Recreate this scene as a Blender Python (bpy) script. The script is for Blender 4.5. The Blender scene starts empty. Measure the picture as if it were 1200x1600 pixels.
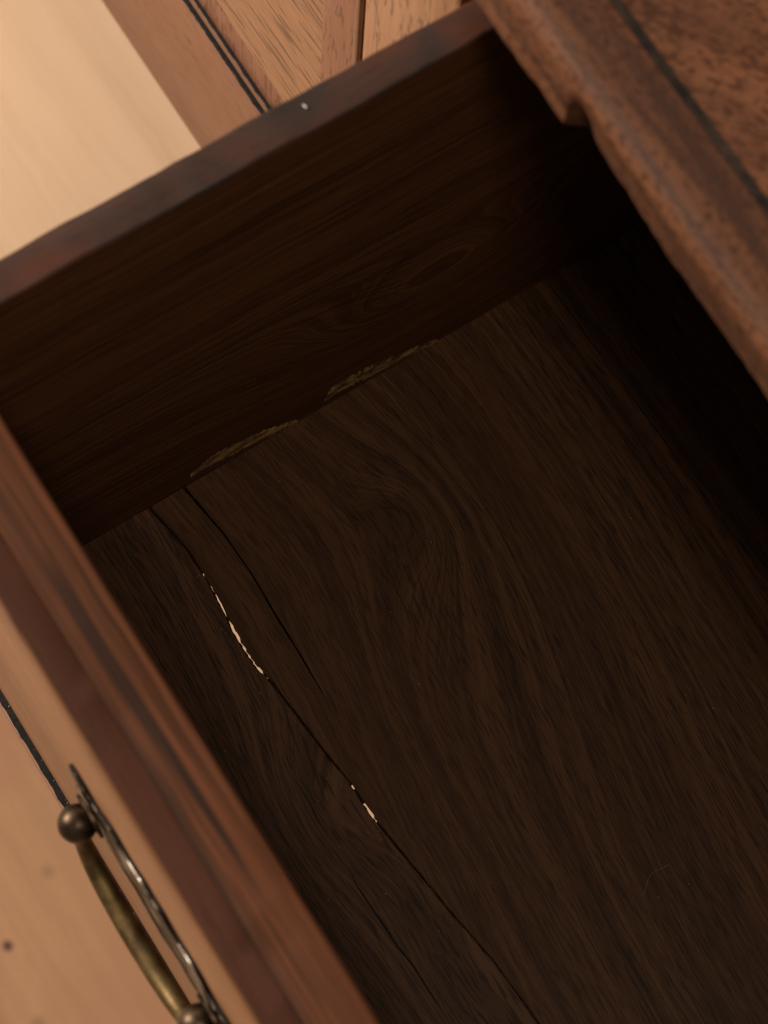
import bpy, bmesh, math, random
from mathutils import Vector, Matrix, noise

random.seed(7)
scene = bpy.context.scene
col = scene.collection

# ------------------------------------------------------------------ camera
# axes of the camera (right, down, forward) written in world axes:
# x along the dresser front, y into the dresser, z up; floor at z = 0
R = Matrix(((0.53563114, 0.80796177, -0.24555459),
            (0.84350939, -0.49817754, 0.20077610),
            (0.03988963, -0.31466954, -0.94836275)))
CAM = Vector((0.0, -0.186, 1.24))
F = 4000.0                                    # focal length in photo pixels (90 mm)
cam_data = bpy.data.cameras.new('camera')
cam = bpy.data.objects.new('camera', cam_data)
col.objects.link(cam)
m = Matrix.Identity(4)
for i in range(3):
    m[i][0] = R[i][0]; m[i][1] = -R[i][1]; m[i][2] = -R[i][2]; m[i][3] = CAM[i]
cam.matrix_world = m
cam_data.sensor_fit = 'VERTICAL'; cam_data.sensor_height = 36.0; cam_data.sensor_width = 27.0
cam_data.lens = F / 1600 * 36.0
cam_data.clip_start = 0.02; cam_data.clip_end = 50
cam_data.dof.use_dof = True
cam_data.dof.focus_distance = 0.70
cam_data.dof.aperture_fstop = 18.0
scene.camera = cam

def P(px, py, x=None, y=None, z=None):
    """the point a photo pixel shows on a plane of constant world x, y or z"""
    d = R @ Vector(((px - 600) / F, (py - 800) / F, 1.0))
    if z is not None: t = (z - CAM.z) / d.z
    elif y is not None: t = (y - CAM.y) / d.y
    else: t = (x - CAM.x) / d.x
    return CAM + d * t

# ------------------------------------------------------------------ world and lamps
w = bpy.data.worlds.new('World'); scene.world = w; w.use_nodes = True
w.node_tree.nodes['Background'].inputs[0].default_value = (1.0, 0.86, 0.72, 1)
w.node_tree.nodes['Background'].inputs[1].default_value = 0.21

def area_lamp(name, loc, target, size, power, color):
    L = bpy.data.lights.new(name, 'AREA'); L.shape = 'DISK'; L.size = size; L.energy = power; L.color = color
    o = bpy.data.objects.new(name, L); col.objects.link(o); o.location = loc
    o.rotation_euler = (Vector(target) - Vector(loc)).to_track_quat('-Z', 'Y').to_euler()
    return o
area_lamp('key_lamp', (-1.9, -1.35, 1.75), (-0.35, 0.0, 0.3), 0.55, 90, (1.0, 0.90, 0.79))
area_lamp('overhead_lamp', (0.48, -0.28, 2.15), (0.0, -0.05, 0.6), 0.24, 7.5, (1.0, 0.87, 0.72))

vs = scene.view_settings
vs.view_transform = 'Standard'; vs.look = 'None'; vs.exposure = 0.0; vs.gamma = 1.0; vs.use_curve_mapping = False
scene.render.engine = 'CYCLES'

# ------------------------------------------------------------------ materials
class NT:
    def __init__(s, name):
        s.m = bpy.data.materials.new(name); s.m.use_nodes = True
        s.t = s.m.node_tree; s.t.nodes.clear()
        s.out = s.t.nodes.new('ShaderNodeOutputMaterial')
        s.b = s.t.nodes.new('ShaderNodeBsdfPrincipled')
        s.t.links.new(s.b.outputs[0], s.out.inputs[0])
    def put(s, sock, v):
        if isinstance(v, bpy.types.NodeSocket): s.t.links.new(v, sock)
        else: sock.default_value = v
    def math(s, op, a, b=0.0, c=None, clamp=False):
        n = s.t.nodes.new('ShaderNodeMath'); n.operation = op; n.use_clamp = clamp
        s.put(n.inputs[0], a); s.put(n.inputs[1], b)
        if c is not None: s.put(n.inputs[2], c)
        return n.outputs[0]
    def vec(s, x, y, z):
        n = s.t.nodes.new('ShaderNodeCombineXYZ')
        for i, v in enumerate((x, y, z)): s.put(n.inputs[i], v)
        return n.outputs[0]
    def noise(s, v, scale=1.0, detail=2.0, rough=0.5, dist=0.0, color=False):
        n = s.t.nodes.new('ShaderNodeTexNoise'); s.put(n.inputs['Vector'], v)
        n.inputs['Scale'].default_value = scale; n.inputs['Detail'].default_value = detail
        n.inputs['Roughness'].default_value = rough; n.inputs['Distortion'].default_value = dist
        return n.outputs['Color' if color else 'Fac']
    def ramp(s, f, stops, interp='LINEAR'):
        n = s.t.nodes.new('ShaderNodeValToRGB'); s.put(n.inputs[0], f); e = n.color_ramp.elements
        n.color_ramp.interpolation = interp
        while len(e) < len(stops): e.new(0.5)
        for el, (p, c) in zip(e, stops):
            el.position = p; el.color = (c, c, c, 1) if isinstance(c, (int, float)) else (*c, 1)
        return n.outputs[0]
    def mix(s, f, a, b, mode='MIX'):
        n = s.t.nodes.new('ShaderNodeMix'); n.data_type = 'RGBA'; n.blend_type = mode
        s.put(n.inputs[0], f)
        for i, v in ((6, a), (7, b)):
            s.put(n.inputs[i], v if isinstance(v, bpy.types.NodeSocket) else (*v, 1))
        return n.outputs[2]
    def bump(s, h, strength, dist):
        n = s.t.nodes.new('ShaderNodeBump'); s.put(n.inputs['Height'], h)
        n.inputs['Strength'].default_value = strength; n.inputs['Distance'].default_value = dist
        s.t.links.new(n.outputs[0], s.b.inputs['Normal'])

def wood(name, dark, mid, light, grain='x', angle=0.0, band=90, fibre=1100, fibre_len=30, pore=0.5, pore_w=900,
         pore_l=70, pore_at=0.62, stain=None, stain_amt=0.0, stain_sc=(14, 30), rough=0.45, coat=0.0, bump=0.25,
         seed=0.0, loops=(), contrast=1.0, warp=0.004, coat_rough=0.2, spec=0.4, streak=None, spots=(), fwarp=0.5):
    """sawn or veneered wood: g runs with the grain, a and b across it (metres)"""
    k = NT(name); t = k.t
    tc = t.nodes.new('ShaderNodeTexCoord')
    v = tc.outputs['Object']
    if angle:
        mp = t.nodes.new('ShaderNodeMapping'); mp.inputs['Rotation'].default_value = (0, 0, math.radians(angle))
        t.links.new(v, mp.inputs['Vector']); v = mp.outputs[0]
    sp = t.nodes.new('ShaderNodeSeparateXYZ'); t.links.new(v, sp.inputs[0])
    c = {'x': sp.outputs[0], 'y': sp.outputs[1], 'z': sp.outputs[2]}
    g = c[grain]; rest = [q for q in 'xyz' if q != grain]
    a, b = c[rest[0]], c[rest[1]]
    if grain == 'y': a, b = c['z'], c['x']
    g = k.math('ADD', g, seed)
    # slow wander of the grain
    wv = k.noise(k.vec(k.math('MULTIPLY', g, 7), k.math('MULTIPLY', a, 22), k.math('MULTIPLY', b, 22)), 1, 3, 0.55)
    a2 = k.math('ADD', a, k.math('MULTIPLY', k.math('SUBTRACT', wv, 0.5), warp * 2))
    wv2 = k.noise(k.vec(k.math('MULTIPLY', g, 60), k.math('MULTIPLY', a, 120), k.math('MULTIPLY', b, 120)), 1, 2, 0.5)
    a2 = k.math('ADD', a2, k.math('MULTIPLY', k.math('SUBTRACT', wv2, 0.5), warp * fwarp))
    a3 = a2
    for (g0, a0, sg, sa, amp) in loops:           # cathedral figures: closed contours round a point
        dg = k.math('DIVIDE', k.math('SUBTRACT', g, g0 + seed), sg); da = k.math('DIVIDE', k.math('SUBTRACT', a, a0), sa)
        r2 = k.math('ADD', k.math('MULTIPLY', dg, dg), k.math('MULTIPLY', da, da))
        a2 = k.math('ADD', a2, k.math('MULTIPLY', k.math('EXPONENT', k.math('MULTIPLY', r2, -1)), amp))
    if loops: a3 = k.math('ADD', k.math('MULTIPLY', a2, .45), k.math('MULTIPLY', a3, .55))
    else: a3 = a2
    bands = k.noise(k.vec(k.math('MULTIPLY', g, 1.5), k.math('MULTIPLY', a2, band), k.math('MULTIPLY', b, 12)), 1, 4, 0.65)
    fine = k.noise(k.vec(k.math('MULTIPLY', g, fibre_len), k.math('MULTIPLY', a2, fibre), k.math('MULTIPLY', b, fibre)), 1, 2, 0.6)
    f = k.math('ADD', k.math('MULTIPLY', bands, 0.62), k.math('MULTIPLY', fine, 0.38))
    f = k.math('ADD', k.math('MULTIPLY', k.math('SUBTRACT', f, 0.5), 1.7 * contrast), 0.5, clamp=True)
    colr = k.ramp(f, [(0.15, dark), (0.5, mid), (0.85, light)])
    pr = k.noise(k.vec(k.math('MULTIPLY', g, pore_l), k.math('MULTIPLY', a3, pore_w), k.math('MULTIPLY', b, pore_w)), 1, 1, 0.5)
    # pores crowd into the early wood of each band
    thr = k.math('ADD', pr, k.math('MULTIPLY', k.math('SUBTRACT', bands, 0.5), -0.25))
    prm = k.ramp(thr, [(pore_at, 0.0), (pore_at + 0.07, 1.0)])
    colr = k.mix(k.math('MULTIPLY', prm, pore), colr, tuple(q * 0.45 for q in dark))
    if streak:                                   # long dark heartwood streaks
        st = k.noise(k.vec(k.math('MULTIPLY', g, 9), k.math('MULTIPLY', a2, streak[0]), k.math('MULTIPLY', b, 40)), 1, 3, 0.6)
        colr = k.mix(k.math('MULTIPLY', k.ramp(st, [(streak[1], 0.0), (streak[1] + 0.1, 1.0)]), streak[2]), colr, streak[3])
    if stain:
        sn = k.noise(k.vec(k.math('MULTIPLY', g, stain_sc[0]), k.math('MULTIPLY', a, stain_sc[1]), k.math('MULTIPLY', b, stain_sc[1])), 1, 5, 0.6, 0.6)
        colr = k.mix(k.math('MULTIPLY', k.ramp(sn, [(0.42, 0.0), (0.66, 1.0)]), stain_amt), colr, stain)
    for (g0, a0, rr, sc_) in spots:               # small knots and pin holes
        dg = k.math('DIVIDE', k.math('SUBTRACT', g, g0 + seed), rr * 1.1); da = k.math('DIVIDE', k.math('SUBTRACT', a, a0), rr)
        r2 = k.math('ADD', k.math('MULTIPLY', dg, dg), k.math('MULTIPLY', da, da))
        colr = k.mix(k.math('MULTIPLY', k.ramp(r2, [(.35, 1.0), (1.0, 0.0)]), sc_), colr, (.05, .02, .012))
    t.links.new(colr, k.b.inputs['Base Color'])
    rn = k.noise(k.vec(k.math('MULTIPLY', g, 25), k.math('MULTIPLY', a, 60), k.math('MULTIPLY', b, 60)), 1, 4, 0.6)
    t.links.new(k.math('ADD', rough - 0.12, k.math('MULTIPLY', rn, 0.24)), k.b.inputs['Roughness'])
    k.b.inputs['Specular IOR Level'].default_value = spec
    k.b.inputs['Coat Weight'].default_value = coat; k.b.inputs['Coat Roughness'].default_value = coat_rough
    h = k.math('SUBTRACT', k.math('MULTIPLY', fine, 0.5), prm)
    k.bump(h, bump, 0.0003)
    return k.m

def plain(name, c0, c1, scale=60, rough=0.5, metal=0.0, coat=0.0, bump=0.0, spec=0.4, lo=0.35, hi=0.65, aniso=(1, 1, 1)):
    k = NT(name); t = k.t; tc = t.nodes.new('ShaderNodeTexCoord')
    mp = t.nodes.new('ShaderNodeMapping'); mp.inputs['Scale'].default_value = aniso
    t.links.new(tc.outputs['Object'], mp.inputs['Vector'])
    n = k.noise(mp.outputs[0], scale, 5, 0.6)
    t.links.new(k.ramp(n, [(lo, c0), (hi, c1)]), k.b.inputs['Base Color'])
    t.links.new(k.math('ADD', rough - 0.1, k.math('MULTIPLY', n, 0.2)), k.b.inputs['Roughness'])
    k.b.inputs['Metallic'].default_value = metal; k.b.inputs['Coat Weight'].default_value = coat
    k.b.inputs['Specular IOR Level'].default_value = spec
    if bump: k.bump(n, bump, 0.0004)
    return k.m

bl = [P(650, 800, z=0.562), P(470, 1235, z=0.562), P(700, 1010, z=0.562)]
M = {}
M['pine_cream'] = wood('pine_cream', (.50, .31, .185), (.64, .42, .262), (.72, .49, .318), band=30, fibre=300, fibre_len=3, pore=0.0, warp=.012, rough=.5, bump=.05, contrast=.75, seed=3)
kn = [P(12, 1478, z=0), P(75, 1362, z=0), P(60, 1600, z=0)]
M['pine_warm'] = wood('pine_warm', (.26, .130, .060), (.345, .176, .084), (.40, .212, .106), band=42, fibre=300, fibre_len=3, pore=0.0, warp=.012, rough=.55, bump=.05, contrast=.8, seed=8,
                      stain=(.31, .135, .070), stain_amt=.6, stain_sc=(9, 12), spots=[(kn[0].x, kn[0].y, .0030, .95), (kn[1].x, kn[1].y, .004, .25), (kn[2].x, kn[2].y, .004, .3)])
M['oak'] = wood('oak_veneer', (.18, .080, .036), (.29, .140, .066), (.37, .19, .093), band=190, fibre=1100, fibre_len=28, pore=.8, pore_w=800, pore_l=55, pore_at=.55, rough=.45, coat=.2, coat_rough=.25, warp=.006, bump=.2)
M['oak_stile'] = wood('oak_stile', (.19, .085, .040), (.30, .145, .070), (.37, .19, .095), grain='z', band=120, fibre=900, pore=.65, pore_w=900, pore_l=150, pore_at=.57, rough=.45, coat=.2, bump=.2)
M['mahogany'] = wood('mahogany_rail', (.128, .053, .026), (.192, .083, .041), (.245, .110, .056), band=110, fibre=1100, pore=.5, pore_l=120, pore_w=1100, pore_at=.58, rough=.48, coat=.15, coat_rough=.3, bump=.15, contrast=1.0, spec=.25)
M['crossband'] = wood('mahogany_crossband', (.16, .064, .034), (.225, .094, .050), (.28, .125, .067), grain='z', band=150, fibre=1000, pore=.6, pore_w=700, pore_l=130, pore_at=.58, rough=.45, coat=.2, bump=.18, contrast=1.1, spec=.3)
M['bead'] = wood('cockbead_wood', (.11, .045, .020), (.17, .073, .034), (.22, .10, .050), band=300, fibre=1200, pore=.4, pore_at=.62, rough=.4, coat=.4, bump=.1)
M['black_line'] = plain('grime_shade_black', (.004, .003, .003), (.016, .013, .011), 900, .75, spec=.12)
M['top_band'] = wood('top_crossband', (.080, .028, .0125), (.150, .058, .0265), (.195, .080, .037), band=200, fibre=1100, fibre_len=45, pore=.7, pore_w=900, pore_l=480, pore_at=.54, rough=.6, bump=.15, spec=.18, stain=(.038, .017, .011), stain_amt=.85, stain_sc=(9, 150), seed=1)
M['top_field'] = wood('top_field', (.080, .028, .0135), (.155, .060, .028), (.20, .082, .038), angle=-32, band=220, fibre=1300, fibre_len=90, pore=.75, pore_w=1150, pore_l=520, pore_at=.52, rough=.6, bump=.2, spec=.18, stain=(.055, .023, .013), stain_amt=.5, stain_sc=(30, 60), warp=.006)
M['front_edge'] = wood('front_facing_edge', (.030, .0125, .0082), (.050, .0205, .0130), (.072, .029, .0165), band=90, fibre=1100, pore=.4, rough=.5, bump=.1, stain=(.085, .028, .013), stain_amt=.35, stain_sc=(22, 60), contrast=1.0, spec=.08)
M['front_core'] = wood('front_core_edge', (.060, .0215, .0100), (.120, .0415, .0180), (.158, .058, .026), band=230, fibre=1300, fibre_len=10, pore=.5, pore_w=900, pore_l=22, pore_at=.56, rough=.55, bump=.15, streak=(420, .52, .95, (.024, .013, .009)), stain=(.040, .019, .012), stain_amt=.6, stain_sc=(8, 260), spec=.1, warp=.0016)
M['front_face'] = wood('front_face_oak', (.11, .046, .018), (.185, .080, .032), (.24, .108, .046), band=230, fibre=1300, pore=.6, rough=.5, coat=.12, coat_rough=.25, bump=.1, spec=.2)
M['side'] = wood('drawer_side_wood', (.034, .0125, .0045), (.072, .0270, .0094), (.126, .052, .0185), grain='y', band=420, fibre=1500, fibre_len=22, pore=.5, pore_w=1500, pore_l=45, pore_at=.55, rough=.6, bump=.2, spec=.12, warp=.003,
                 loops=[(P(680, 440, x=-.211).y, P(680, 440, x=-.211).z, .045, .026, .046)], stain=(.10, .036, .011), stain_amt=.3, contrast=1.2, fwarp=.2)
M['side_top'] = wood('drawer_side_top', (.020, .013, .010), (.036, .021, .016), (.055, .029, .021), grain='y', band=80, fibre=500, fibre_len=25, pore=.2, rough=.5, bump=.2, spec=.35,
                     stain=(.10, .026, .010), stain_amt=.75, stain_sc=(26, 45))
BK = dict(band=300, fibre=2100, fibre_len=45, pore=.7, pore_w=2100, pore_l=120, pore_at=.535, rough=.52, bump=.14, spec=.17, contrast=1.6, fwarp=.18)
M['bottom_a'] = wood('drawer_bottom_wood_a', (.029, .0120, .0047), (.060, .0252, .0100), (.094, .0405, .0166), loops=[(bl[1].x + .012, bl[1].y, .034, .016, .016), (-.05, -.10, .03, .012, .010)], warp=.004, seed=0, **BK)
M['bottom_b'] = wood('drawer_bottom_wood_b', (.026, .0108, .0038), (.057, .0240, .0084), (.093, .0395, .0148), loops=[(bl[0].x, bl[0].y, .090, .055, -.030), (bl[0].x, bl[0].y, .020, .012, -.012), (bl[2].x + .01, bl[2].y - .012, .04, .016, .007)], warp=.0035, seed=0,
                     stain=(.066, .025, .008), stain_amt=.45, stain_sc=(7, 16), **BK)
M['bottom_c'] = wood('drawer_bottom_wood_c', (.026, .0108, .0040), (.057, .0236, .0084), (.090, .038, .0146), warp=.004, seed=2.3, **BK)
M['inlay'] = plain('worn_inlay', (.010, .008, .007), (.040, .026, .018), 220, .7, spec=.1)
M['raw'] = plain('bare_wood_chip', (.055, .023, .007), (.34, .18, .055), 420, .75, bump=.9, aniso=(1, .4, 1), lo=.40, hi=.62)
M['carcass'] = wood('carcass_wood', (.03, .014, .007), (.05, .023, .011), (.07, .034, .017), band=80, pore=.3, rough=.6)
M['leg'] = wood('leg_wood', (.13, .05, .026), (.20, .08, .042), (.26, .11, .06), grain='z', band=80, pore=.3, rough=.4, coat=.3)
M['brass'] = plain('aged_brass', (.085, .056, .026), (.185, .125, .054), 190, .56, metal=1.0, bump=.12)
M['brass_dark'] = plain('dark_brass', (.042, .027, .017), (.095, .064, .041), 260, .45, metal=1.0, bump=.1)
M['plate'] = plain('worn_plate', (.030, .022, .014), (.50, .44, .36), 70, .45, metal=1.0, bump=.1, lo=.50, hi=.66)
M['paint'] = plain('white_fleck', (.5, .48, .44), (.7, .68, .62), 500, .6)
M['hair'] = plain('pale_hair', (.10, .07, .05), (.16, .12, .09), 200, .5)
M['dust'] = plain('dust', (.22, .18, .15), (.45, .40, .35), 400, .8)

# ------------------------------------------------------------------ mesh helpers
def link(o, parent=None):
    col.objects.link(o)
    if parent is not None:
        o.parent = parent
        q = parent; off = Vector((0, 0, 0))
        while q: off += q.location; q = q.parent
        o.location = -off                          # meshes are written in world metres
    return o
def tag(o, label, cat, group=None):
    o['label'] = label; o['category'] = cat
    if group: o['group'] = group
    return o
def empty(name, loc, parent=None):
    o = bpy.data.objects.new(name, None); o.empty_display_size = 0.05; col.objects.link(o)
    o.location = loc
    if parent: o.parent = parent; o.location = Vector(loc) - parent.location
    return o
def mesh_obj(name, bm, mat, parent=None, smooth=True):
    bmesh.ops.recalc_face_normals(bm, faces=bm.faces)
    me = bpy.data.meshes.new(name); bm.to_mesh(me); bm.free()
    me.materials.append(mat)
    if smooth:
        me.polygons.foreach_set('use_smooth', [True] * len(me.polygons))
        me.set_sharp_from_angle(angle=math.radians(38))
    o = bpy.data.objects.new(name, me)
    return link(o, parent)
def wob(x, f, s):                                  # smooth signed noise in one dimension
    return noise.noise(Vector((x * f, s * 7.31, s * 3.17)))
def box(name, mat, parent, x0, x1, y0, y1, z0, z1, bev=0.0008, seg=2):
    bm = bmesh.new(); bmesh.ops.create_cube(bm, size=1)
    for v in bm.verts:
        v.co = Vector(((x0 + x1) / 2 + v.co.x * (x1 - x0), (y0 + y1) / 2 + v.co.y * (y1 - y0), (z0 + z1) / 2 + v.co.z * (z1 - z0)))
    if bev: bmesh.ops.bevel(bm, geom=bm.edges[:], offset=bev, segments=seg, affect='EDGES', profile=0.5)
    return mesh_obj(name, bm, mat, parent)
def rprof(u0, u1, v0, v1, r, n=4):
    """rectangle with rounded corners as a closed profile; r = (low-low, high-low, high-high, low-high)"""
    pts = []
    for (cu, cv, a0, rr) in ((u0, v0, 180, r[0]), (u1, v0, 270, r[1]), (u1, v1, 0, r[2]), (u0, v1, 90, r[3])):
        su = 1 if cu == u0 else -1; sv = 1 if cv == v0 else -1
        if rr <= 0: pts.append((cu, cv)); continue
        for i in range(n + 1):
            an = math.radians(a0 + 90 * i / n)
            pts.append((cu + su * rr + rr * math.cos(an), cv + sv * rr + rr * math.sin(an)))
    return pts
def sweep(name, mat, parent, prof, axis, stops, fn=None, mat2=None, pick2=None):
    """sweep a closed profile along x or y; fn(s, u, v) moves a point of the section at s"""
    bm = bmesh.new(); rings = []
    for s in stops:
        ring = []
        for (u, v) in prof:
            if fn: uu, vv = fn(s, u, v)
            else: uu, vv = u, v
            ring.append(bm.verts.new((s, uu, vv) if axis == 'x' else (uu, s, vv)))
        rings.append(ring)
    n = len(prof)
    for r0, r1 in zip(rings, rings[1:]):
        for i in range(n):
            bm.faces.new((r0[i], r0[(i + 1) % n], r1[(i + 1) % n], r1[i]))
    bm.faces.new(rings[0]); bm.faces.new(rings[-1][::-1])
    if mat2:
        for f_ in bm.faces:
            if pick2(f_): f_.material_index = 1
    o = mesh_obj(name, bm, mat, parent)
    if mat2: o.data.materials.append(mat2)
    return o
def span(a, b, step):
    n = max(1, int(round(abs(b - a) / step))); return [a + (b - a) * i / n for i in range(n + 1)]

# ------------------------------------------------------------------ floor
floor = box('floor', M['carcass'], None, -2.6, 2.6, -2.2, 2.2, -0.06, -0.022, 0)
floor['kind'] = 'structure'
W = 0.225
for i, yb in enumerate([-0.08 + W * j for j in range(-9, 10)]):
    mt = M['pine_warm'] if (i % 3 == 2) else M['pine_cream']
    box('floorboard', mt, floor, -2.6, 2.6, yb + .0006, yb + W - .0006, -0.022, 0.0, .0012, 1)

# ------------------------------------------------------------------ dresser
XL, XR, YB = -0.83, 0.897, 0.45                    # ends and back
TOPZ = 0.790
dr = empty('dresser', (0.034, 0.225, 0.0))
tag(dr, 'antique oak dresser base with crossbanded top and chipped front edge', 'dresser')

def lip(x, u, v):
    k = max(0.0, 1 - (u + .011) / .012) * max(0.0, min(1.0, (TOPZ - .003 - v) / .015))   # the chip eats the lower arris only
    d = 0.0003 * wob(x, 90, 1) + 0.00035 * wob(x, 25, 2) + 0.00025 * wob(x, 300, 3)
    if x > -.1735:
        q = x + .1735
        rise = min(1.0, q / .0038); rise = rise * rise * (3 - 2 * rise)
        d += rise * (0.0015 * math.exp(-q / .010) + 0.0019 * math.exp(-q / .045) + .0009)
        d += rise * math.exp(-q / .05) * 0.0005 * wob(x, 220, 5)
    return u + d * k * 1.2, v + 0.00025 * wob(x, 60, 6) * k
prof = rprof(-.0106, .0050, .768, TOPZ, (.0028, .0, .0, .0060), 8)
prof = [q for p_, q_ in zip(prof, prof[1:] + prof[:1]) for q in ([p_] + ([tuple(a + (b - a) * t / 6 for a, b in zip(p_, q_)) for t in range(1, 6)] if p_[0] < -.0100 and q_[0] < -.0100 and abs(p_[1] - q_[1]) > .006 else []))]
xs = span(XL - .03, -.26, .02) + span(-.2585, -.05, .0009) + span(-.03, XR + .03, .02)
sweep('top_edge', M['top_band'], dr, prof, 'x', xs, lip)
def strf(x, u, v): return u + .00015 * wob(x, 70, 9), v
sweep('stringing', M['inlay'], dr, rprof(.0050, .0074, .768, TOPZ - .0002, (0, 0, 0, 0)), 'x', span(XL - .03, XR + .03, .004), strf)
box('top_board', M['top_field'], dr, XL - .03, XR + .03, .0074, YB + .01, .768, TOPZ + .0001, 0)
box('top_rail', M['mahogany'], dr, XL + .05, XR - .05, .008, .028, .7425, .768)
box('apron', M['mahogany'], dr, XL + .05, XR - .05, -.0006, .022, .4440, .5345, .0004)
for (x0, x1, y0, y1) in ((XL, XL + .05, -.0005, .05), (XR - .05, XR, -.0005, .05), (XL, XL + .05, YB - .05, YB), (XR - .05, XR, YB - .05, YB)):
    bm = bmesh.new()                                # square post above, tapered foot below
    cx, cy = (x0 + x1) / 2, (y0 + y1) / 2
    rings = []
    for z, h in ((0, .016), (.02, .019), (.05, .016), (.40, .024), (.43, .025), (.768, .025)):
        rings.append([bm.verts.new((cx + sx * h, cy + sy * h, z)) for sx, sy in ((-1, -1), (1, -1), (1, 1), (-1, 1))])
    for r0, r1 in zip(rings, rings[1:]):
        for i in range(4): bm.faces.new((r0[i], r0[(i + 1) % 4], r1[(i + 1) % 4], r1[i]))
    bm.faces.new(rings[0]); bm.faces.new(rings[-1])
    bmesh.ops.bevel(bm, geom=bm.edges[:], offset=.0012, segments=1, affect='EDGES')
    mesh_obj('leg', bm, M['leg'], dr)
for x0, x1 in ((-.2605, -.2240), (.2915, .3280)):
    box('stile', M['oak_stile'], dr, x0, x1, .0004, .022, .5345, .7425)
    box('partition', M['carcass'], dr, x0 + .012, x1 - .012, .022, YB - .01, .5345, .768, 0)
for x0, x1 in ((XL + .012, XL + .024), (XR - .024, XR - .012)):
    box('side_panel', M['mahogany'], dr, x0, x1, .05, YB - .05, .44, .768)
box('back_panel', M['carcass'], dr, XL + .05, XR - .05, YB - .02, YB - .008, .44, .768)
box('front_panel', M['mahogany'], dr, .3282, XR - .05, .002, .018, .5348, .7422)
for x0, x1 in ((-.2238, -.205), (.2725, .2913), (XL + .05, XL + .07), (-.2805, -.2610)):
    box('drawer_runner', M['carcass'], dr, x0, x1, .0225, YB - .02, .520, .5385, 0)

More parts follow.
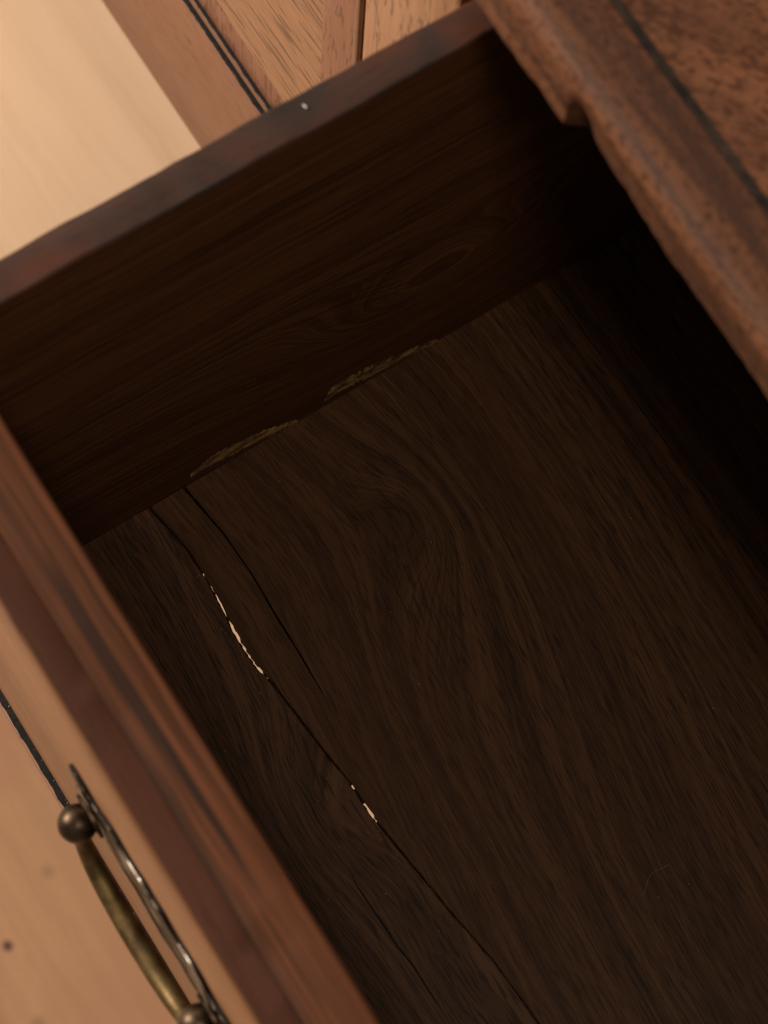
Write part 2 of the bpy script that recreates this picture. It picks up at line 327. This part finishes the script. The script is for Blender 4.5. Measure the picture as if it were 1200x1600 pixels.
# ------------------------------------------------------------------ drawer handle (prototype)
ZH = 0.657                                          # height of the posts
FY = -0.1575                                        # outer face of the open drawer
b1 = P(121, 1287, z=ZH); b2 = P(300, 1606, z=ZH)
hx = (b1.x + b2.x) / 2; half = (b2.x - b1.x) / 2
def revolve(bm, prof, origin, n=28):
    """prof: (distance out along -y, radius)"""
    rings = []
    for d, r in prof:
        rings.append([bm.verts.new((origin[0] + r * math.cos(2 * math.pi * i / n), origin[1] - d, origin[2] + r * math.sin(2 * math.pi * i / n))) for i in range(n)])
    for r0, r1 in zip(rings, rings[1:]):
        for i in range(n): bm.faces.new((r0[i], r0[(i + 1) % n], r1[(i + 1) % n], r1[i]))
    bm.faces.new(rings[0]); bm.faces.new(rings[-1][::-1])
def handle(parent, x, fy):
    h = empty('handle', (x, fy, ZH), parent)
    # pierced backplate: bat-wing outline with lobes
    half_out = [(0, .019), (.004, .0215), (.007, .0185), (.0105, .0165), (.014, .0180), (.0175, .0200), (.021, .0175), (.0235, .0135), (.027, .0125),
                (.0305, .0145), (.034, .0150), (.0375, .0120), (.0365, .0075), (.034, .0045), (.0335, 0)]
    up = half_out + [(a, -b) for a, b in half_out[-2::-1]]
    out = up + [(-a, b) for a, b in up[-2:0:-1]]
    dense = []
    for i in range(len(out)):
        p, q = out[i], out[(i + 1) % len(out)]
        for t in range(4):
            s = t / 4; dense.append((p[0] + (q[0] - p[0]) * s, p[1] + (q[1] - p[1]) * s))
    for _ in range(2):
        dense = [((dense[i - 1][0] + 2 * dense[i][0] + dense[(i + 1) % len(dense)][0]) / 4, (dense[i - 1][1] + 2 * dense[i][1] + dense[(i + 1) % len(dense)][1]) / 4) for i in range(len(dense))]
    bm = bmesh.new()
    def ring(s, d): return [bm.verts.new((x + a * s + .0001 * wob(a * 1000, .9, 3), fy - d * (1 + .45 * wob(a * 1000, .06, 6)), ZH + b * s )) for a, b in dense]
    rs = [ring(1, .0002), ring(1.0, .0009), ring(.992, .0012), ring(.965, .0014), ring(.90, .0011)]
    for r0, r1 in zip(rs, rs[1:]):
        for i in range(len(r0)): bm.faces.new((r0[i], r0[(i + 1) % len(r0)], r1[(i + 1) % len(r0)], r1[i]))
    for r in (rs[0], rs[-1]):
        c = bm.verts.new((x, r[0].co.y, ZH))
        for i in range(len(r)): bm.faces.new((r[i], r[(i + 1) % len(r)], c))
    for f_ in bm.faces:
        if max(v.co.y for v in f_.verts) > fy - .0006: f_.material_index = 1
    mesh_obj('backplate', bm, M['plate'], h).data.materials.append(M['black_line'])
    by = b1.y - FY                                  # how far the ball stands out (negative y)
    for sx in (-1, 1):
        bm = bmesh.new()
        d0 = -by
        pr = [(.0012, .0012), (.0018, .0058), (.0026, .0058), (.0028, .0042), (d0 * .55, .0030)]
        rb = .0047
        for i in range(3, 17):
            an = math.pi * (1 - i / 16); pr.append((d0 + rb * math.cos(an), max(.0002, rb * math.sin(an))))
        pr = [pr[0], pr[1], pr[2], pr[3]] + [q for q in pr[4:] if q[0] > .0028]
        revolve(bm, pr, (x + sx * half, fy, ZH))
        mesh_obj('post', bm, M['brass_dark'], h)
    # bail: swelling bar hung from the two balls
    bm = bmesh.new(); n = 34; m_ = 14; prev = []
    drop = .022
    pts = []
    for i in range(n + 1):
        t = -1 + 2 * i / n
        px = half * (1.0 * math.sin(t * math.pi / 2) if abs(t) < 1 else t)
        pz = -drop * (1 - abs(t) ** 2.6) - .003
        py = by * (1.02) - .0012 * (1 - t * t)
        r = .0014 + .0014 * (1 - min(1, abs(t) * 1.02) ** 2) ** 0.8 + (.0007 if .83 < abs(t) < .90 else 0)
        pts.append((Vector((x + px, fy + py, ZH + pz)), r))
    rings = []
    for i, (c, r) in enumerate(pts):
        tg = (pts[min(i + 1, n)][0] - pts[max(i - 1, 0)][0]).normalized()
        u = Vector((0, 1, 0)); vv = tg.cross(u).normalized(); u = vv.cross(tg).normalized()
        rings.append([bm.verts.new(c + u * r * math.cos(2 * math.pi * k / m_) + vv * r * math.sin(2 * math.pi * k / m_)) for k in range(m_)])
    for r0, r1 in zip(rings, rings[1:]):
        for i in range(m_): bm.faces.new((r0[i], r0[(i + 1) % m_], r1[(i + 1) % m_], r1[i]))
    bm.faces.new(rings[0]); bm.faces.new(rings[-1])
    mesh_obj('bail', bm, M['brass'], h)
    return h

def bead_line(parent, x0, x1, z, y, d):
    """black ledge line: grime on the lower cockbead, painted shadow on the apron, broken along its edge"""
    sweep('grime_shade_line', M['black_line'], parent, [(y + .0002, z - .0006), (y - d, z - .0006), (y - d, z + .00015), (y - d * .6, z + .00045), (y + .0002, z + .0007)], 'x', span(x0, x1, .0012),
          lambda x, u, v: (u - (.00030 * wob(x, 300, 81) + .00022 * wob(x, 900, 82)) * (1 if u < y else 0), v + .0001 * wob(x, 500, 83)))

def face_trim(parent, x0, x1, z0, z1, y):
    """veneers, black line and cockbead on a drawer face; y is the face plane, the face looks to -y"""
    B, L, C = .0027, .0026, .0165                   # bead, line and crossband widths
    def fr(name, mat, o, wdt, d, bev, shape=None):
        xa, xb, za, zb = x0 + o, x1 - o, z0 + o, z1 - o
        for (a0, a1, c0, c1) in ((xa, xb, za, za + wdt), (xa, xb, zb - wdt, zb), (xa, xa + wdt, za + wdt, zb - wdt), (xb - wdt, xb, za + wdt, zb - wdt)):
            box(name, mat, parent, a0, a1, y - d, y + .0003, c0, c1, bev, 3)
    fr('cockbead', M['bead'], 0, B, .0022, .0009)
    bead_line(parent, x0 + B, x1 - B, z0 + B, y, .0015)
    fr('crossband', M['crossband'], B, C, .00045, .00005)
    o = B + C
    return (x0 + o, x1 - o, z0 + o, z1 - o)

# ------------------------------------------------------------------ closed drawer beside it
bead_line(dr, XL + .06, -.225, .5345, .0010, .0011)  # gap shadow below the bead, put in as a black strip on the apron
cd = empty('closed_drawer', (-.5185, .21, .5385))
tag(cd, 'closed oak drawer with reddish crossbanding and black inlay line beside the open one', 'drawer')
cx0, cx1, cz0, cz1 = -.7785, -.2622, .5385, .7400
box('front_board', M['carcass'], cd, cx0 + .001, cx1 - .001, .0026, .020, cz0, cz1, 0)
f = face_trim(cd, cx0, cx1, cz0, cz1, .0024)
box('front_veneer', M['oak'], cd, f[0], f[1], .0020, .0027, f[2], f[3], .00005, 1)
for x0, x1 in ((cx0 + .004, cx0 + .013), (cx1 - .013, cx1 - .004)):
    box('side', M['side'], cd, x0, x1, .020, .40, cz0, cz1 - .004)
box('bottom_board', M['bottom_c'], cd, cx0 + .013, cx1 - .013, .020, .40, cz0 + .015, cz0 + .020, 0)
for s in (-1, 1):
    handle(cd, -.520 + s * .134, .0019)

# ------------------------------------------------------------------ open drawer
od = empty('open_drawer', (.034, .03, .5385))
tag(od, 'dark empty wooden drawer pulled open with brass bail handle', 'drawer')
ox0, ox1, oz0, oz1 = -.2225, .2905, .5385, .7400
IY = -.1365                                          # inner face of the front
SP = -.1492                                          # joint between facing and core
def wear(x, u, v):
    k = max(0, (v - .73) / .01)
    return u + .0002 * wob(x, 35, u * 900), v + k * .00018 * wob(x, 50, 3 + u * 50)
sweep('front_core', M['front_core'], od, rprof(SP, IY, oz0 + .004, oz1, (.0005, .0005, .0011, .0002), 3), 'x', span(ox0 + .0005, ox1 - .0005, .004), wear)
sweep('front_facing', M['front_edge'], od, rprof(FY + .0012, SP, oz0 + .002, oz1 + .0001, (.0003, .0002, .0002, .0006), 3), 'x', span(ox0 + .0005, ox1 - .0005, .004), wear)
# face: oak veneer edge to edge above, black line and bead along the foot, as its neighbour has
B, L = .0027, .0026
box('front_veneer', M['front_face'], od, ox0, ox1, FY, FY + .0013, oz0 + B, oz1 - .0004, .0004, 2)
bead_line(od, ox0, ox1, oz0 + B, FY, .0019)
box('cockbead', M['bead'], od, ox0, ox1, FY - .0026, FY + .0012, oz0, oz0 + B, .0008, 3)
for s in (-1, 1):
    handle(od, .034 + s * (.034 - hx), FY)

# sides with worn top edges
def side_top(f_): return f_.normal.z > .35 or f_.calc_center_median().z > .7385
def worn(sg):
    def fn(y, u, v):
        k = max(0.0, min(1.0, (v - .735) / .004))
        bow = .0008 * math.sin(math.pi * min(1, max(0, (y + .137) / .14)))
        out = 1 if (u + .2155) * sg < 0 else 0
        d = .00025 * wob(y, 55, 11) + .00025 * wob(y, 160, 12)
        return u + (d - bow * .6 * (1 if u < -.2155 else 0)) * k, v + k * (.0003 * wob(y, 40, 14 + u * 90) + .0002 * wob(y, 150, 15))
    return fn
ys = span(IY - .004, .02, .0012) + span(.024, .22, .02)
left = sweep('side', M['side'], od, rprof(-.2200, -.2110, oz0, .7400, (.0005, .0005, .0012, .0012), 4), 'y', ys, worn(1), M['side_top'], side_top)
right = sweep('side', M['side'], od, rprof(.2790, .2880, oz0, .7400, (.0005, .0005, .0012, .0012), 4), 'y', span(IY - .004, .22, .01), None, M['side_top'], side_top)
box('back_board', M['side'], od, -.2110, .2790, .211, .219, oz0 + .018, .736)

# bottom boards: grain runs along x; the crack between the first two lets the lit floor show
ZT = .562; TH = .005
ck = [P(px, py, z=ZT) for px, py in ((237, 797), (262, 824), (290, 856), (315, 893), (332, 921), (347, 950), (362, 980), (378, 1008), (398, 1038), (425, 1067), (470, 1125), (510, 1178),
                                      (545, 1220), (565, 1250), (586, 1281), (630, 1335), (700, 1420), (770, 1500), (850, 1610))]
def crack(x):
    if x <= ck[0].x: return ck[0].y
    for p, q in zip(ck, ck[1:]):
        if x <= q.x: return p.y + (q.y - p.y) * (x - p.x) / (q.x - p.x)
    return ck[-1].y
X1, X2 = P(313, 890, z=ZT).x, P(415, 1062, z=ZT).x
X3, X4 = P(566, 1250, z=ZT).x, P(588, 1284, z=ZT).x
X5, X6 = P(546, 1222, z=ZT).x, P(551, 1230, z=ZT).x
def openness(x):
    o = 0.0
    for a, b in ((X1, X2), (X3, X4), (X5, X6)):
        if a < x < b:
            t = (x - a) / (b - a); o = max(o, math.sin(math.pi * t) ** .5)
    return o
def gap(x):
    g = .00048 + .00034 * wob(x, 240, 21) + .00022 * wob(x, 900, 22)
    o = openness(x)
    if X1 - .03 < x < X1: g = .0005 + .0003 * wob(x, 500, 28)
    g = g * (1 - o) + o * (.00068 + .00042 * wob(x, 170, 24) + .0005 * wob(x, 700, 25))
    if o > .2: g *= (.2 if abs(wob(x, 330, 27)) < .09 else 1.0)
    if x > X4 + .02: g *= max(.35, 1 - (x - X4) / .06)
    return max(.00008, g)
XA, XB = -.2113, .2793
xs_b = span(XA, -.03, .0006) + span(-.02, XB, .01)
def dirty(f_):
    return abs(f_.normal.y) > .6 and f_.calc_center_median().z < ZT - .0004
def strip(name, mat, lo, hi, lo_b, hi_b, xs, parent=od, zt=ZT):
    """a board between two wandering edges; *_b are the edges of its underside"""
    bm = bmesh.new(); rows = []
    for x in xs:
        a, b, ab, bb = lo(x), hi(x), lo_b(x), hi_b(x); e = .00025
        rows.append([bm.verts.new(q) for q in ((x, ab, zt - TH), (x, a, zt - e), (x, a + e, zt), (x, a + e + (b - a - 2 * e) * .5, zt), (x, b - e, zt), (x, b, zt - e), (x, bb, zt - TH))])
    for r0, r1 in zip(rows, rows[1:]):
        for i in range(7): bm.faces.new((r0[i], r0[(i + 1) % 7], r1[(i + 1) % 7], r1[i]))
    bm.faces.new(rows[0]); bm.faces.new(rows[-1][::-1])
    bm.normal_update()
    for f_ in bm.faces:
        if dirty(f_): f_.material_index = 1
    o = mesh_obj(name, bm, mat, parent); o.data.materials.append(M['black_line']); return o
jag = lambda x, s: .00012 * wob(x, 500, s) + .00012 * wob(x, 1400, s + 1)
def shear(x):                                       # the crack runs slantwise through the board
    return (.0008 if openness(x) > 0 else -.0016)
eA = lambda x: crack(x) - gap(x) / 2 + jag(x, 31)
eB = lambda x: crack(x) + gap(x) / 2 + jag(x, 41)
plank_a = strip('bottom_board', M['bottom_a'], lambda x: IY - .003, eA, lambda x: IY - .003, lambda x: eA(x) + shear(x), xs_b)
# second board, with a split that enters from its end: two lips either side of the split
sp_ = [P(px, py, z=ZT) for px, py in ((290, 765), (320, 800), (350, 835), (392, 895), (430, 960), (470, 1025), (505, 1085), (530, 1110))]
def split(x):
    if x <= sp_[0].x: return sp_[0].y
    for p, q in zip(sp_, sp_[1:]):
        if x <= q.x: return p.y + (q.y - p.y) * (x - p.x) / (q.x - p.x)
    return sp_[-1].y
def sgap(x):
    t = max(0, min(1, (x + .2113) / .075)); base = .0008 * (1 - t) ** 1.4
    t2 = (x - sp_[3].x) / (sp_[-1].x - sp_[3].x)
    mid = .00038 * math.sin(math.pi * t2) if 0 < t2 < 1 else 0
    return max(0.00002, base + mid * (1 + .6 * wob(x, 500, 55)) + .00018 * wob(x, 420, 56) * (1 - t))
JY = .0375
def joint(x): return P(980, 610, z=ZT).y + .02 * (x + .17) * 1.2 + .0001 * wob(x, 200, 61)
xe = sp_[-1].x
def piece_b():
    bm = bmesh.new(); rows = []
    for x in xs_b:
        a, b = eB(x), joint(x); s = split(x); g = sgap(x) if x < xe else .00002
        dpt = min(.0035, g * 6)
        e = .00025
        rows.append([bm.verts.new(q) for q in ((x, a + shear(x), ZT - TH), (x, a, ZT - e), (x, a + e, ZT), (x, s - g / 2, ZT), (x, s + .1 * g, ZT - dpt), (x, s + g / 2 + .00002, ZT), (x, b - e, ZT), (x, b, ZT - e), (x, b, ZT - TH))])
    n = 9
    for r0, r1 in zip(rows, rows[1:]):
        for i in range(n): bm.faces.new((r0[i], r0[(i + 1) % n], r1[(i + 1) % n], r1[i]))
    bm.faces.new(rows[0]); bm.faces.new(rows[-1][::-1])
    bm.normal_update()
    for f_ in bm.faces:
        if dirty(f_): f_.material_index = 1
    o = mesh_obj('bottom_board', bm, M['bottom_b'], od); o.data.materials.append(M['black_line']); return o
piece_b()
strip('bottom_board', M['bottom_c'], lambda x: joint(x) + .0001, lambda x: .2115, lambda x: joint(x) + .0001, lambda x: .2115, span(XA, XB, .01), zt=ZT - .0001)
# hairline checks in the first board: thin sunk slivers
def check(pts, wd):
    bm = bmesh.new(); n = len(pts); L_, R_ = [], []
    for i, (px, py) in enumerate(pts):
        p = P(px, py, z=ZT + .00012); t = i / (n - 1); w_ = wd * math.sin(math.pi * (t * .92 + .04))
        L_.append(bm.verts.new((p.x, p.y - w_, p.z))); R_.append(bm.verts.new((p.x, p.y + w_, p.z)))
    for i in range(n - 1): bm.faces.new((L_[i], L_[i + 1], R_[i + 1], R_[i]))
    mesh_obj('shrinkage_check', bm, M['black_line'], plank_a)
check([(545, 1355), (556, 1382), (575, 1410), (598, 1444), (620, 1478), (648, 1512), (675, 1556), (705, 1602)], .00032)
check([(455, 1210), (470, 1232), (484, 1255), (497, 1282), (513, 1306)], .00018)

# bare wood where the side has chipped along the bottom joint
def chip(pts):
    """pts: (photo x, lower photo y, upper photo y) along the foot of the side"""
    bm = bmesh.new(); lo, hi, md = [], [], []
    dn = []
    for p, q in zip(pts, pts[1:]):
        for i in range(16): t = i / 16; dn.append(tuple(a + (b - a) * t for a, b in zip(p, q)))
    dn.append(pts[-1])
    for ii, (px, y0, y1) in enumerate(dn):
        tp = math.sin(math.pi * min(1, .04 + .96 * ii / (len(dn) - 1))) ** .5
        a = P(px, y0, x=-.2108); b = P(px, y1, x=-.2108)
        a.z = max(a.z, ZT - .001); j = (.0010 * wob(px, .11, 71) + .0010 * wob(px, .33, 72) + .0006 * wob(px, .8, 73)) * tp
        b.z += j + .0034 * tp; a.z += max(0, .0012 * wob(px, .2, 77) + .0002) * tp
        if b.z < a.z + .0003: b.z = a.z + .0003
        lo.append(bm.verts.new((-.2112, a.y, a.z))); hi.append(bm.verts.new((-.2112, b.y, b.z)))
        md.append(bm.verts.new((-.2107 + .0003 * wob(px, .5, 74), (a.y + b.y) / 2, (a.z + b.z) / 2)))
    for r0, r1 in ((lo, md), (md, hi)):
        for i in range(len(r0) - 1): bm.faces.new((r0[i], r0[i + 1], r1[i + 1], r1[i]))
    o = mesh_obj('bare_chip', bm, M['raw'], left); return o
chip([(298, 748, 744), (318, 740, 724), (345, 727, 706), (380, 708, 688), (420, 690, 672), (465, 668, 656)])
chip([(507, 631, 624), (520, 625, 604), (545, 611, 592), (575, 597, 577), (610, 579, 562), (645, 561, 547), (684, 540, 530)])

# a fleck of white paint on the top edge of the side
bm = bmesh.new(); p = P(476, 166, z=.7404)
bmesh.ops.create_icosphere(bm, subdivisions=2, radius=.0003)
for v in bm.verts:
    q = v.co * (1 + .5 * noise.noise(v.co * 4000)); v.co = Vector((q.x * 1.9 + q.y * .9 + p.x, q.y * .8 + p.y, q.z * .2 + p.z))
mesh_obj('paint_fleck', bm, M['paint'], left)

# ------------------------------------------------------------------ small loose things
def tube(name, pts, r, mat, parent=None, n=6):
    bm = bmesh.new(); rings = []
    for i, c in enumerate(pts):
        tg = (pts[min(i + 1, len(pts) - 1)] - pts[max(i - 1, 0)]).normalized(); u = Vector((0, 0, 1)); v = tg.cross(u).normalized()
        rings.append([bm.verts.new(c + u * r * math.cos(2 * math.pi * k / n) + v * r * math.sin(2 * math.pi * k / n)) for k in range(n)])
    for r0, r1 in zip(rings, rings[1:]):
        for i in range(n): bm.faces.new((r0[i], r0[(i + 1) % n], r1[(i + 1) % n], r1[i]))
    bm.faces.new(rings[0]); bm.faces.new(rings[-1])
    return mesh_obj(name, bm, mat, parent)
hp = [P(px, py, z=ZT + .00015) for px, py in ((1005, 1398), (1010, 1384), (1013, 1372), (1021, 1362), (1034, 1357), (1046, 1350))]
tag(tube('hair', hp, .00009, M['hair']), 'thin pale hair lying curled on the dark drawer bottom', 'hair')
bm = bmesh.new()
def grain_at(p, r):
    bmesh.ops.create_icosphere(bm, subdivisions=1, radius=r, matrix=Matrix.Translation(p + Vector((0, 0, r * .4))))
for _ in range(40):
    x = random.uniform(-.205, -.05); grain_at(Vector((x, crack(x) - .0012 - random.random() ** 2 * .004, ZT)), random.uniform(.00005, .00012))
for _ in range(46):
    px, py = random.uniform(330, 1150), random.uniform(740, 1560)
    p = P(px, py, z=ZT)
    if p.y < IY + .004 or abs(p.y - crack(p.x)) < .002: continue
    grain_at(p, random.uniform(.00006, .00014))
for _ in range(30):
    x = random.uniform(-.19, -.05); grain_at(Vector((x, FY - .0004, oz0 + B + random.uniform(.0003, .002))), random.uniform(.00008, .0002))
d = mesh_obj('dust', bm, M['dust']); d['kind'] = 'stuff'; d['label'] = 'pale specks of dust on the drawer bottom'; d['category'] = 'dust'
